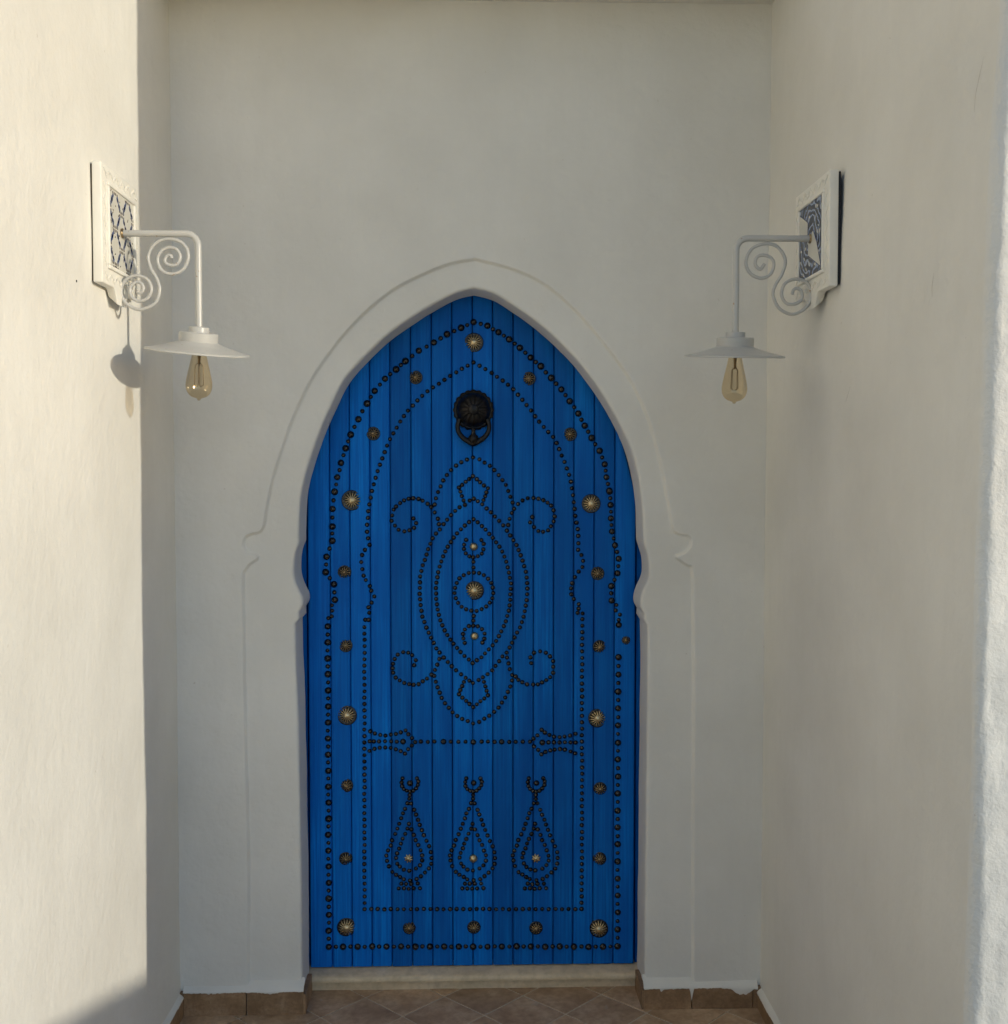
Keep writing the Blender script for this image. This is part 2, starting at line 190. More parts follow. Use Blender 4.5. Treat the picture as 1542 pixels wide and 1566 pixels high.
def mat_arabesque():
    s = NT('arabesque_glaze'); v = s.coords()
    wv = s.n('TexWave', wave_type='RINGS'); wv.inputs['Scale'].default_value = 15
    wv.inputs['Distortion'].default_value = 9; wv.inputs['Detail'].default_value = 2.5; wv.inputs['Detail Scale'].default_value = 1.6
    s.l(v, wv.inputs['Vector'])
    c = s.ramp(wv.outputs['Fac'], [(0.40, (0.007, 0.012, 0.035)), (0.66, (0.016, 0.040, 0.12)), (0.90, (0.30, 0.36, 0.48))])
    return s.set(Base_Color=c, Roughness=0.16)

M = dict(
    plaster=mat_plaster('white_plaster'),
    plaster_rough=mat_plaster('rough_white_plaster', rough_amt=2.1),
    blue=mat_blue(),
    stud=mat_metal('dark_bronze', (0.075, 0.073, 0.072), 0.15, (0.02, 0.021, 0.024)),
    brass=mat_metal('aged_brass', (0.74, 0.60, 0.37), 0.30, (0.42, 0.32, 0.17)),
    bronze=mat_metal('dull_bronze', (0.44, 0.33, 0.19), 0.36, (0.16, 0.115, 0.065)),
    iron=mat_metal('black_iron', (0.010, 0.010, 0.011), 0.30, (0.018, 0.015, 0.013), 0.6),
    lampwhite=mat_paint('lamp_white_enamel', (0.49, 0.485, 0.46), 0.30, 0.06, (0.30, 0.19, 0.10)),
    ceramic=mat_paint('white_ceramic', (0.80, 0.78, 0.71), 0.45, 0.08),
    glaze=mat_paint('pale_glaze', (0.62, 0.60, 0.53), 0.15, 0.10),
    cobalt=mat_paint('cobalt_glaze', (0.026, 0.060, 0.20), 0.18, 0.3),
    ochre=mat_paint('brown_glaze', (0.09, 0.065, 0.04), 0.2, 0.3),
    arab=mat_arabesque(),
    bulb=mat_bulb(),
    skirt=mat_stone('brown_skirting', ((0.20, 0.115, 0.055), (0.31, 0.19, 0.10), (0.43, 0.29, 0.175)), 14, 0.55, True, 0.0),
    tile=mat_stone('floor_tile', ((0.31, 0.195, 0.11), (0.48, 0.33, 0.205), (0.64, 0.48, 0.33)), 7, 0.5, True, 0.25),
    grout=mat_stone('pale_grout', ((0.44, 0.37, 0.28), (0.55, 0.47, 0.36), (0.62, 0.54, 0.43)), 22, 0.9, False),
    sill=mat_stone('threshold_stone', ((0.60, 0.47, 0.30), (0.70, 0.56, 0.37), (0.76, 0.63, 0.45)), 6, 0.5, False),
    dark=mat_paint('gap_shade', (0.01, 0.012, 0.02), 0.8),  # near-black that paints shade into the gaps behind door and plate
    filament=mat_metal('filament', (0.25, 0.2, 0.14), 0.4),
)

def mesh_obj(name, verts, faces, mat, parent=None, smooth=True, loc=None):
    me = bpy.data.meshes.new(name)
    me.from_pydata([tuple(v) for v in verts], [], faces); me.validate()
    me.materials.append(mat)
    if smooth: me.polygons.foreach_set('use_smooth', [True]*len(me.polygons))
    o = bpy.data.objects.new(name, me); COL.objects.link(o)
    if parent: o.parent = parent
    if loc: o.location = loc
    return o
def bm_obj(name, bm, mat, parent=None, smooth=False, loc=None):
    me = bpy.data.meshes.new(name); bm.to_mesh(me); bm.free(); me.materials.append(mat)
    if smooth: me.polygons.foreach_set('use_smooth', [True]*len(me.polygons))
    o = bpy.data.objects.new(name, me); COL.objects.link(o)
    if parent: o.parent = parent
    if loc: o.location = loc
    return o
def empty(name, loc=(0,0,0)):
    o = bpy.data.objects.new(name, None); COL.objects.link(o); o.location = loc; o.empty_display_size = 0.1; return o
def tag(o, label=None, cat=None, group=None, kind=None):
    for k, v in (('label', label), ('category', cat), ('group', group), ('kind', kind)):
        if v: o[k] = v
    return o
def add_box(bm, c, s, bev=0.0, rot=None):
    r = bmesh.ops.create_cube(bm, size=1.0); vs = r['verts']
    for v in vs: v.co = Vector((v.co.x*s[0], v.co.y*s[1], v.co.z*s[2]))
    if bev:
        es = list({e for v in vs for e in v.link_edges})
        q = bmesh.ops.bevel(bm, geom=es, offset=bev, segments=2, affect='EDGES', profile=0.6)
        vs = list({v for f in q['faces'] for v in f.verts} | {v for v in vs if v.is_valid})
    for v in vs:
        p = v.co.copy()
        if rot is not None: p = rot @ p
        v.co = p + Vector(c)
def catmull(P, n=8):
    P = [Vector(p) for p in P]; Q = []
    for i in range(len(P)-1):
        p0 = P[max(i-1, 0)]; p1 = P[i]; p2 = P[i+1]; p3 = P[min(i+2, len(P)-1)]
        for k in range(n):
            t = k/n
            Q.append(0.5*((2*p1)+(p2-p0)*t+(2*p0-5*p1+4*p2-p3)*t*t+(3*p1-p0-3*p2+p3)*t**3))
    Q.append(P[-1]); return Q
def resample(Q, step):
    out = [Q[0]]; L = [0.0]
    for a, b in zip(Q, Q[1:]): L.append(L[-1]+(b-a).length)
    n = max(1, round(L[-1]/step)); j = 0
    for k in range(1, n):
        s = L[-1]*k/n
        while L[j+1] < s: j += 1
        out.append(Q[j].lerp(Q[j+1], (s-L[j])/max(L[j+1]-L[j], 1e-9)))
    out.append(Q[-1]); return out
def tube(P, r, seg=12, taper=None):
    P = [Vector(p) for p in P]; V = []; F = []; n = len(P)
    t = (P[1]-P[0]).normalized(); up = Vector((0, 1, 0)) if abs(t.y) < 0.9 else Vector((0, 0, 1))
    nrm = (up - t*up.dot(t)).normalized()
    for i in range(n):
        t = (P[min(i+1, n-1)]-P[max(i-1, 0)]).normalized()
        nrm = (nrm - t*nrm.dot(t)).normalized(); b = t.cross(nrm)
        rr = r*(taper(i/(n-1)) if taper else 1)
        for k in range(seg):
            a = 2*math.pi*k/seg; V.append(P[i]+nrm*(math.cos(a)*rr)+b*(math.sin(a)*rr))
        if i:
            for k in range(seg):
                k2 = (k+1) % seg; F.append(((i-1)*seg+k, (i-1)*seg+k2, i*seg+k2, i*seg+k))
    F.append(tuple(range(seg))[::-1]); F.append(tuple((n-1)*seg+k for k in range(seg)))
    return V, F
def lathe(prof, seg=40, axis=None):
    V = []; F = []
    for (r, z) in prof:
        for k in range(seg):
            a = 2*math.pi*k/seg; V.append(Vector((r*math.cos(a), r*math.sin(a), z)))
    for i in range(len(prof)-1):
        for k in range(seg):
            k2 = (k+1) % seg; F.append((i*seg+k, i*seg+k2, (i+1)*seg+k2, (i+1)*seg+k))
    if prof[0][0] > 1e-5: F.append(tuple(range(seg))[::-1])
    if prof[-1][0] > 1e-5: F.append(tuple((len(prof)-1)*seg+k for k in range(seg)))
    return V, F
def join(parts):
    V = []; F = []
    for v, f in parts:
        o = len(V); V += list(v); F += [tuple(i+o for i in q) for q in f]
    return V, F
def autosmooth(o, ang=35):
    me = o.data
    me.set_sharp_from_angle(angle=R(ang))

# ------------------------------------------------------------------ main measures (metres)
HW = 0.948          # half width of the alcove
YB = 3.57           # back wall face
YR = 3.74           # inner end of the door reveal
YD = 3.75           # door face
TOPZ = 5.4

def fbm(p, sc, o=4):
    return noise.fractal(Vector(p)*sc, 1.0, 2.0, o, noise_basis='PERLIN_ORIGINAL')

# ------------------------------------------------------------------ ground and floor tiles
g = mesh_obj('ground', [(-40, -40, -0.006), (40, -40, -0.006), (40, 40, -0.006), (-40, 40, -0.006)], [(0, 1, 2, 3)], M['grout'])
tag(g, 'pale mortar bed under the diagonal floor tiles', None, None, 'structure')
floor = mesh_obj('floor', [(-1.6, -0.8, -0.0018), (1.6, -0.8, -0.0018), (1.6, 3.9, -0.0018), (-1.6, 3.9, -0.0018)], [(0, 1, 2, 3)], M['grout'])
tag(floor, 'grey-brown diagonal tiled floor in front of the blue door', None, None, 'structure')
DG = 0.264; S = DG/math.sqrt(2)
bm = bmesh.new(); add_box(bm, (0, 0, -0.006), (S-0.0055, S-0.0055, 0.012), 0.0016); tile_me = bpy.data.meshes.new('floor_tile'); bm.to_mesh(tile_me); bm.free()
tile_me.materials.append(M['tile'])
tile_me.polygons.foreach_set('use_smooth', [False]*len(tile_me.polygons))
s0, d0 = 3.575, -3.50
for i in range(-22, 8):
    for j in range(-12, 26):
        s = s0+(i+0.5)*DG; d = d0+(j+0.5)*DG
        x = (s+d)/2; y = (s-d)/2
        if abs(x) > 1.12 or y < 1.35 or y > 3.86: continue
        o = bpy.data.objects.new('floor_tile', tile_me); COL.objects.link(o); o.parent = floor
        o.location = (x, y, random.uniform(-0.0008, 0.0008)); o.rotation_euler = (random.uniform(-.003, .003), random.uniform(-.003, .003), R(45))

# ------------------------------------------------------------------ back wall with arched opening
def curve2(pieces, step):
    out = []
    for p in pieces:
        q = resample(catmull([(a/1000, b/1000, 0) for a, b in p], 10), step)
        out += q if not out else q[1:]
    return [Vector((v.x, v.y)) for v in out]
def fit_bottom(c, z):
    c[0].y = z; c[-1].y = z
    return c
OPEN = fit_bottom(curve2(OPENING, 0.010), -0.03)
REC = fit_bottom(curve2(RECESS, 0.010), -0.03)
def inside(poly, P):
    x = P[:, 0]; y = P[:, 1]; r = np.zeros(len(P), bool); n = len(poly)
    for i in range(n):
        x1, y1 = poly[i]; x2, y2 = poly[(i+1) % n]
        c = ((y1 > y) != (y2 > y)); xi = (x2-x1)*(y-y1)/(y2-y1 if y2 != y1 else 1e-9)+x1
        r ^= c & (x < xi)
    return r
def dist(poly, P):
    d = np.full(len(P), 9.0)
    for a, b in zip(poly, poly[1:]):
        a = np.array(a); b = np.array(b); ab = b-a; t = np.clip(((P-a)@ab)/max(ab@ab, 1e-12), 0, 1)
        q = P-(a+t[:, None]*ab); d = np.minimum(d, np.hypot(q[:, 0], q[:, 1]))
    return d
def sdist(poly, P): return np.where(inside(poly, P), 1, -1)*dist(poly, P)
pO = [tuple(v) for v in OPEN]; pR = [tuple(v) for v in REC]
X0, X1, Z0, Z1 = -HW-0.06, HW+0.06, -0.03, TOPZ
pts = []
def offs(curve, ds, poly, sign_only=None):
    C = np.array([tuple(v) for v in curve]); T = np.gradient(C, axis=0); T /= np.maximum(np.linalg.norm(T, axis=1), 1e-9)[:, None]
    N = np.stack([-T[:, 1], T[:, 0]], 1); res = []
    for d in ds:
        Q = C+N*d; k = np.abs(dist(poly, Q)) > abs(d)*0.8
        res += [tuple(q) for q in Q[k]]
    return res
ring = offs(OPEN, (0.0025, 0.006, 0.011, 0.018, 0.028), pO) + offs(REC, (-0.009, -0.006, -0.003, 0.003, 0.006, 0.009, 0.016, -0.016), pR) + pR
ring = np.array(ring)
ring = ring[(ring[:, 1] > Z0+0.002) & (ring[:, 0] > X0) & (ring[:, 0] < X1)]
ring = ring[~inside(pO, ring)]; ring = ring[dist(pO, ring) > 0.0018]
gx, gz = np.meshgrid(np.linspace(X0, X1, 66), np.linspace(Z0, Z1, 140))
G = np.stack([gx.ravel(), gz.ravel()], 1); G[:, 0] += np.where((G[:, 0] > X0+.001) & (G[:, 0] < X1-.001), np.random.RandomState(3).uniform(-.006, .006, len(G)), 0)
keep = (np.abs(dist(pO, G)) > 0.026) & (dist(pR, G) > 0.016) & ~inside(pO, G)
allp = pO + [tuple(p) for p in ring] + [tuple(p) for p in G[keep]]
edges = [(i, i+1) for i in range(len(pO)-1)]
cv, ce, cf, ov, oe, of = geometry.delaunay_2d_cdt([Vector(p) for p in allp], edges, [], 0, 1e-5)
CV = np.array([tuple(v) for v in cv])
so_ = -sdist(pO, CV); sr = sdist(pR, CV)
RO = 0.009
def smooth01(t): t = np.clip(t, 0, 1); return t*t*(3-2*t)
dep = 0.014*smooth01((sr+0.0045)/0.009)
t = np.clip(so_, 0, RO); dep = dep + (RO-np.sqrt(np.maximum(RO*RO-(RO-t)**2, 0)))
def wallwob(x, z):
    return 0.0035*fbm((x, 1.3, z), 1.6, 3) + 0.0024*fbm((x, 5.3, z*0.7), 5, 3)
def openwob(x, z):
    return 0
V = [Vector((p[0], YB+d+wallwob(p[0], p[1]), p[1])) for p, d in zip(CV, dep)]
F = []
cin = inside(pO, np.array([CV[list(f)].mean(0) for f in cf]))
for f, ins in zip(cf, cin):
    if ins: continue
    a, b, cc = (CV[i] for i in f)
    ar = (b[0]-a[0])*(cc[1]-a[1])-(b[1]-a[1])*(cc[0]-a[0])
    if abs(ar) < 1e-9: continue
    F.append(tuple(f) if ar > 0 else tuple(f)[::-1])      # normal towards -y
# reveal
n0 = len(V); rows = 9; base = []
oi = []
for p in pO:
    k = int(np.argmin((CV[:, 0]-p[0])**2+(CV[:, 1]-p[1])**2)); oi.append(k)
C = np.array(pO); T = np.gradient(C, axis=0); T /= np.maximum(np.linalg.norm(T, axis=1), 1e-9)[:, None]
Nn = np.stack([-T[:, 1], T[:, 0]], 1)
idx = [oi]
for r in range(1, rows+1):
    row = []
    for k, p in enumerate(pO):
        v0 = V[oi[k]]; y = v0.y+(YR-v0.y)*r/rows
        wv = (0.0018*fbm((p[0]*1.2, y*4, p[1]), 6, 3)) * min(1, r/3)
        row.append(len(V)); V.append(Vector((p[0]+Nn[k][0]*wv, y, p[1]+Nn[k][1]*wv)))
    idx.append(row)
for r in range(rows):
    for k in range(len(pO)-1):
        F.append((idx[r][k], idx[r+1][k], idx[r+1][k+1], idx[r][k+1]))
# back and top faces to make it a thick wall
nb = len(V)
XB = [(X0, Z0), (X0, Z1), (X1, Z1), (X1, Z0)]
for x, z in XB: V.append(Vector((x, YB+0.002, z)))
for x, z in XB: V.append(Vector((x, YB+0.55, z)))
F += [(nb+1, nb+2, nb+6, nb+5), (nb, nb+1, nb+5, nb+4), (nb+2, nb+3, nb+7, nb+6), (nb+4, nb+5, nb+6, nb+7)]
back_wall = mesh_obj('back_wall', V, F, M['plaster'])
tag(back_wall, 'shaded white plaster back wall framing the blue door with a pointed arch', 'wall')
# ledge across the top of the back wall, deepened to hold back skylight
bm = bmesh.new(); add_box(bm, (0, YB-0.20, 3.376), (2*HW+0.06, 0.44, 0.26), 0.012)
bm_obj('ledge', bm, M['plaster'], back_wall, True)

# ------------------------------------------------------------------ side walls (plan profile swept upwards)
def side_wall(name, sg, front, lean, label):
    """sg -1 left, +1 right; front(z) = y of the outer corner."""
    rad = 0.027
    zs = list(np.arange(-0.03, 3.3, 0.02)) + list(np.arange(3.3, TOPZ+0.01, 0.1))
    prof = []                                            # (kind, param)
    ys = list(np.linspace(YB+0.45, 2.30, 46)) + list(np.linspace(2.285, 2.10, 14))
    V = []; F = []; ncol = None
    for z in zs:
        yf = front(z); rowp = []
        for y in ys: rowp.append((HW, y + (0 if y > 2.3 else 0), -1, 0))
        k0 = yf+rad
        y = 2.09
        for q in np.linspace(2.095, k0+0.004, 5 if sg > 0 else 30): rowp.append((HW, q, -1, 0))
        for a in np.linspace(0, 90, 15):
            rowp.append((HW+rad-rad*math.cos(R(a)), yf+rad-rad*math.sin(R(a)), -math.cos(R(a)), -math.sin(R(a))))
        for q in list(np.linspace(0.008, 0.30, 34)) + [0.4, 0.55, 0.8, 1.2, 1.8, 2.6]:
            rowp.append((HW+rad+q, yf, 0, -1))
        rowp.append((HW+2.7, yf+0.0, 1, 0)); rowp.append((HW+2.7, YB+0.5, 1, 0)); rowp.append((HW, YB+0.5, 0, 1))
        if ncol is None: ncol = len(rowp)
        ln = lean(z)
        for i, (x, y, nx, ny) in enumerate(rowp):
            x += ln*min(1.0, max(0.15, 1-(y-2.1)/1.47*0.85))
            p = (x*sg, y, z)
            d = 0.0040*fbm((x*sg+3*sg, y, z*0.8), 1.3, 3)+0.0022*fbm((x*sg, y+4, z*0.6), 5, 3)
            if ny < -0.15:                               # rough outer corner and front face
                wgt = min(1, -ny*1.2)
                d += wgt*(0.0055*fbm((x*1.0, y, z*0.55+7), 3.2, 3)+0.0024*fbm((x*2.0, y, z*0.8), 16, 4))
            V.append(Vector((p[0]+sg*nx*d, p[1]+ny*d, z)))
    nr = len(zs)
    for r in range(nr-1):
        for c in range(ncol):
            c2 = (c+1) % ncol
            q = (r*ncol+c, r*ncol+c2, (r+1)*ncol+c2, (r+1)*ncol+c)
            F.append(q if sg > 0 else q[::-1])
    F.append(tuple((nr-1)*ncol+c for c in range(ncol)) if sg > 0 else tuple((nr-1)*ncol+c for c in range(ncol))[::-1])
    o = mesh_obj(name, V, F, M['plaster'])
    o.data.materials.append(M['plaster_rough'])
    for f in o.data.polygons:
        if len(f.vertices) == 4 and f.normal.y < -0.45: f.material_index = 1
    return tag(o, label, 'wall')
EZ = [0.71, 0.98, 1.30, 1.55, 1.79, 2.09, 2.385, 2.607]
EY = [2.065, 2.061, 2.062, 2.058, 2.046, 2.038, 2.016, 1.988]
lean_r = lambda z: HW*(2.062/float(np.interp(z, EZ, EY))-1)
right_wall = side_wall('side_wall', 1, lambda z: 2.050, lean_r, 'white plaster wall right of the door, in shade up to its sunlit rough corner')
left_wall = side_wall('side_wall', -1, lambda z: 0.75, lambda z: 0.0, 'white plaster wall left of the door, lit by low sun')  # unseen front stretch lengthened to bounce sunlight into the alcove

# wall across the court, behind the viewer: its top edge shades the lowest part of the scene
bm = bmesh.new(); add_box(bm, (7.1, -1.15, 0.78), (7.0, 0.3, 1.60), 0.01)
bw = bm_obj('court_wall', bm, M['plaster']); tag(bw, 'low white boundary wall across the court, opposite the door', 'wall')

# ------------------------------------------------------------------ skirting
def skirting(parent, p0, p1, inward, h, joints, proud=0.013):
    """tiles standing against a wall from p0 to p1 (plan points), inward = unit normal into the room."""
    a = Vector((*p0, 0)); b = Vector((*p1, 0)); L = (b-a).length; t = (b-a)/L; n = Vector((*inward, 0))
    cuts = [0]+[j for j in joints if 0 < j < L]+[L]
    ang = math.atan2(t.y, t.x)
    for q0, q1 in zip(cuts, cuts[1:]):
        bm = bmesh.new(); add_box(bm, (0, 0, 0), (q1-q0-0.003, proud+0.02, h), 0.0015)
        c = a+t*((q0+q1)/2)+n*(proud/2-0.010)
        o = bm_obj('skirting_tile', bm, M['skirt'], parent)
        o.location = (c.x, c.y, h/2); o.rotation_euler = (0, 0, ang)
def paint_edge(parent, p0, p1, inward, h, proud=0.013, seed=0, drips=()):
    """uneven lip of wall paint run over the top of the skirting."""
    a = Vector((*p0, 0)); b = Vector((*p1, 0)); L = (b-a).length; t = (b-a)/L; n = Vector((*inward, 0))
    N = max(6, int(L/0.004)); V = []; F = []
    for i in range(N+1):
        s = L*i/N; p = a+t*s
        low = 0.0015+0.010*max(0, noise.noise(Vector((s*11+seed*13, seed, 0.3)))+0.05)+0.005*abs(noise.noise(Vector((s*55, seed+4, 1.0))))+0.003*abs(noise.noise(Vector((s*160, seed+9, 1.0))))
        for ds, dl, dw in drips:
            low += dl*math.exp(-((s-ds)/dw)**4)
        out = proud+0.0022+0.0012*noise.noise(Vector((s*30, seed, 2)))
        for (o, z) in ((-0.022, h+0.030), (-0.002, h+0.016), (out*0.6, h+0.007), (out*0.95, h+0.001), (out, h-low*0.6), (out-0.0012, h-low)):
            V.append(p+n*o+Vector((0, 0, z)))
    for i in range(N):
        for k in range(5):
            F.append((i*6+k, i*6+k+1, (i+1)*6+k+1, (i+1)*6+k))
    mesh_obj('paint_edge', V, F, M['plaster'], parent)
xL, xR = -0.548, 0.560
SK = 0.078
skirting(back_wall, (-HW, YB), (xL, YB), (0, -1), SK, (0.012, 0.215))
paint_edge(back_wall, (-HW+0.012, YB), (xL, YB), (0, -1), SK, seed=1)
skirting(back_wall, (xR, YB), (HW, YB), (0, -1), SK-0.006, (0.158, 0.36))
paint_edge(back_wall, (xR, YB), (HW-0.012, YB), (0, -1), SK-0.006, seed=2, drips=((0.158, 0.040, 0.004), (0.058, 0.010, 0.003), (0.325, 0.018, 0.03)))
skirting(back_wall, (xL, YB+0.14), (xL, YB-0.012), (1, 0), SK-0.012, (), 0.006)
skirting(back_wall, (xR, YB+0.14), (xR, YB-0.012), (-1, 0), SK-0.012, (), 0.006)
for sg, par, hh in ((-1, left_wall, 0.062), (1, right_wall, 0.055)):
    skirting(par, (sg*HW, 2.12), (sg*HW, YB-0.002), (-sg, 0), hh, [0.2*k+0.05 for k in range(8)])
    paint_edge(par, (sg*HW, 2.12), (sg*HW, YB-0.014), (-sg, 0), hh, seed=5+sg)

# ------------------------------------------------------------------ threshold
prof = [(3.90, 0.066), (3.745, 0.064), (3.712, 0.056), (3.703, 0.052), (3.699, 0.045), (3.701, 0.036), (3.712, 0.031), (3.722, 0.027), (3.724, 0.0), (3.724, -0.02), (3.90, -0.02)]
V = []; F = []; xs = np.linspace(-0.60, 0.60, 41)
for x in xs:
    for (y, z) in prof:
        wv = 0.0014*fbm((x, y, z), 7, 3); V.append(Vector((x, y+wv, z+(0.5*wv if z > 0 else 0))))
np_ = len(prof)
for i in range(len(xs)-1):
    for k in range(np_-1): F.append((i*np_+k, i*np_+k+1, (i+1)*np_+k+1, (i+1)*np_+k))
F.append(tuple(range(np_))[::-1]); F.append(tuple((len(xs)-1)*np_+k for k in range(np_)))
th = mesh_obj('threshold', V, F, M['sill']); autosmooth(th, 50)
tag(th, 'tan stone threshold step with rounded nosing below the blue door', 'threshold')

# ------------------------------------------------------------------ door
door = empty('door', (0, YD, 0.065))
tag(door, 'blue plank door with pointed arch top and patterns of dark nail studs', 'door')
DO = Vector((0, YD, 0.065))
def dl(x, y, z): return Vector((x, y, z))-DO
arch = np.array([tuple(v) for v in OPEN]); ia = int(np.argmax(arch[:, 1]))
def archz(x):
    s = arch[:ia+1] if x < arch[ia][0] else arch[ia:]
    s = s[s[:, 1] > 1.48]
    o = np.argsort(s[:, 0]); return float(np.interp(x, s[o, 0], s[o, 1]))
for k, (a, b) in enumerate(zip(JOINTS, JOINTS[1:])):
    a = a/1000+0.0011; b = b/1000-0.0011; zb = 0.069; th_ = 0.035; ch = 0.0042; dy = random.uniform(-0.0012, 0.0012)
    za = archz(a)+0.03; zc = archz(b)+0.03; zm = archz((a+b)/2)+0.03
    cs = [(a, th_), (a, ch), (a+ch*0.5, ch*0.25), (a+ch*1.2, 0)]
    cs += [((a+b)/2, 0.0)]
    cs += [(b-ch*1.2, 0), (b-ch*0.5, ch*0.25), (b, ch), (b, th_)]
    V = []; F = []
    for (x, y) in cs: V.append(dl(x, YD+y+dy, zb)); V.append(dl(x, YD+y+dy, archz(x)+0.03))
    n = len(cs)
    for i in range(n-1): F.append((2*i, 2*i+2, 2*i+3, 2*i+1))
    F.append((2*n-2, 0, 1, 2*n-1)); F.append(tuple(2*i for i in range(n))[::-1]); F.append(tuple(2*i+1 for i in range(n)))
    o = mesh_obj('plank', V, F, M['blue'], door); autosmooth(o, 40)
# frame, and an added dark panel that keeps light out behind the leaf
bm = bmesh.new()
for sg, e in ((-1, JOINTS[0]/1000), (1, JOINTS[-1]/1000)):
    add_box(bm, dl(e+sg*(0.0055+0.06), YD+0.034, 0.9), (0.12, 0.030, 1.75), 0.003)
bm_obj('frame', bm, M['blue'], door)
bm = bmesh.new(); add_box(bm, dl(0, YD+0.065, 1.35), (1.6, 0.03, 2.75)); bm_obj('light_stop_panel', bm, M['dark'], door)

# studs
def dome_mesh(name, mat, seg=9, prof=((1.0, 0.0), (0.96, 0.24), (0.70, 0.66), (0.33, 0.90))):
    V = []; F = []
    for (r, h) in prof:
        for k in range(seg):
            a = 2*math.pi*k/seg; V.append(Vector((r*math.cos(a), -h, r*math.sin(a))))
    V.append(Vector((0, -0.98, 0)))
    for i in range(len(prof)-1):
        for k in range(seg):
            k2 = (k+1) % seg; F.append((i*seg+k, i*seg+k2, (i+1)*seg+k2, (i+1)*seg+k))
    for k in range(seg): F.append(((len(prof)-1)*seg+k, (len(prof)-1)*seg+(k+1) % seg, len(V)-1))
    return V, F
DV, DF = dome_mesh('stud', None)
stud_me = bpy.data.meshes.new('stud'); stud_me.from_pydata([tuple(v) for v in DV], [], DF); stud_me.materials.append(M['stud'])
stud_me.polygons.foreach_set('use_smooth', [True]*len(DF))
rs = random.Random(5)
def stud(name, x, z, r):
    o = bpy.data.objects.new(name, stud_me); COL.objects.link(o); o.parent = door
    o.location = dl(x/1000+rs.uniform(-.0006, .0006), YD+0.0008, z/1000+rs.uniform(-.0006, .0006))
    q = r*rs.uniform(0.93, 1.07); o.scale = (q, q*rs.uniform(0.85, 1.1), q)
    o.rotation_euler = (rs.uniform(-.10, .10), rs.uniform(-3, 3), rs.uniform(-.10, .10))
for x, z in BIG: stud('border_stud', x, z, 0.0120)
for x, z in SMALL: stud('border_stud', x, z, 0.0080)
for x, z in MID: stud('border_stud', x, z, 0.0106)
order = sorted(PAT, key=lambda p: (abs(p[0]) > 340, abs(p[1]-1250)))
for x, z in order[:300]: stud('pattern_stud', x, z, 0.0079)
V = []; F = []
for x, z in order[300:]:
    r = 0.0079*rs.uniform(0.93, 1.07); o = len(V)
    mt = Matrix.Rotation(rs.uniform(-.1, .1), 3, 'X') @ Matrix.Rotation(rs.uniform(-.1, .1), 3, 'Z')
    c = dl(x/1000+rs.uniform(-.0006, .0006), YD+0.0008, z/1000+rs.uniform(-.0006, .0006))
    V += [c+mt @ (v*r) for v in DV]; F += [tuple(i+o for i in f) for f in DF]
tag(mesh_obj('pattern_stud', V, F, M['stud'], door), kind='stuff')

# fluted rosettes
def rosette_mesh(petals, sub=4, centre=0.42, depth=0.55, flute=0.16, scal=0.07):
    seg = petals*sub; V = []; F = []
    prof = [(1.0, 0.02, 1), (0.98, 0.16, 1), (0.88, 0.34, 1), (0.70, 0.47, 1), (centre+0.06, 0.55, 0.7), (centre, 0.53, 0.0), (centre*0.8, 0.60, 0), (centre*0.4, 0.66, 0)]
    for (r, h, wgt) in prof:
        for k in range(seg):
            a = 2*math.pi*k/seg; c = abs(math.cos(a*petals/2))
            rr = r*(1-scal*wgt*(1-c)*(r > 0.8)); hh = h*depth/0.6 - flute*wgt*(1-c)**1.2*(h > 0.1)
            V.append(Vector((rr*math.cos(a), -hh, rr*math.sin(a))))
    V.append(Vector((0, -0.68*depth/0.6, 0)))
    for i in range(len(prof)-1):
        for k in range(seg):
            k2 = (k+1) % seg; F.append((i*seg+k, i*seg+k2, (i+1)*seg+k2, (i+1)*seg+k))
    for k in range(seg): F.append(((len(prof)-1)*seg+k, (len(prof)-1)*seg+(k+1) % seg, len(V)-1))
    me = bpy.data.meshes.new('rosette'); me.from_pydata([tuple(v) for v in V], [], F); me['seg'] = seg
    me.polygons.foreach_set('use_smooth', [True]*len(F)); return me
ros_me = rosette_mesh(16, sub=6, flute=0.34, scal=0.16, centre=0.36); ros_me.materials.append(M['brass'])
med_me = rosette_mesh(12, sub=6, centre=0.28, depth=0.75, flute=0.36, scal=0.14); med_me.materials.append(M['bronze'])
star_me = rosette_mesh(8, sub=6, centre=0.30, depth=0.4, flute=0.22, scal=0.42); star_me.materials.append(M['brass'])
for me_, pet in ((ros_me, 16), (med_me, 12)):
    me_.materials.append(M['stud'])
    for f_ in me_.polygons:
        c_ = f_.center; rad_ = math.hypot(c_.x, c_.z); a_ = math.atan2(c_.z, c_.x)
        if rad_ > 0.40 and abs(math.cos(a_*pet/2)) < 0.42: f_.material_index = 1  # flute valleys painted dark: groove dirt plus crevice shade
dom_me = bpy.data.meshes.new('brass_dome'); dv, df = dome_mesh('d', None, 20); dom_me.from_pydata([tuple(v) for v in dv], [], df)
dom_me.polygons.foreach_set('use_smooth', [True]*len(df)); dom_me.materials.append(M['brass'])
base_me = bpy.data.meshes.new('base_ring')
bv, bf = lathe([(1.0, 0.0), (1.13, 0.0), (1.12, 0.10), (1.0, 0.13), (0.9, 0.10)], 26)
base_me.from_pydata([(v.x, -v.z, v.y) for v in bv], [], bf); base_me.materials.append(M['stud']); base_me.polygons.foreach_set('use_smooth', [True]*len(bf))
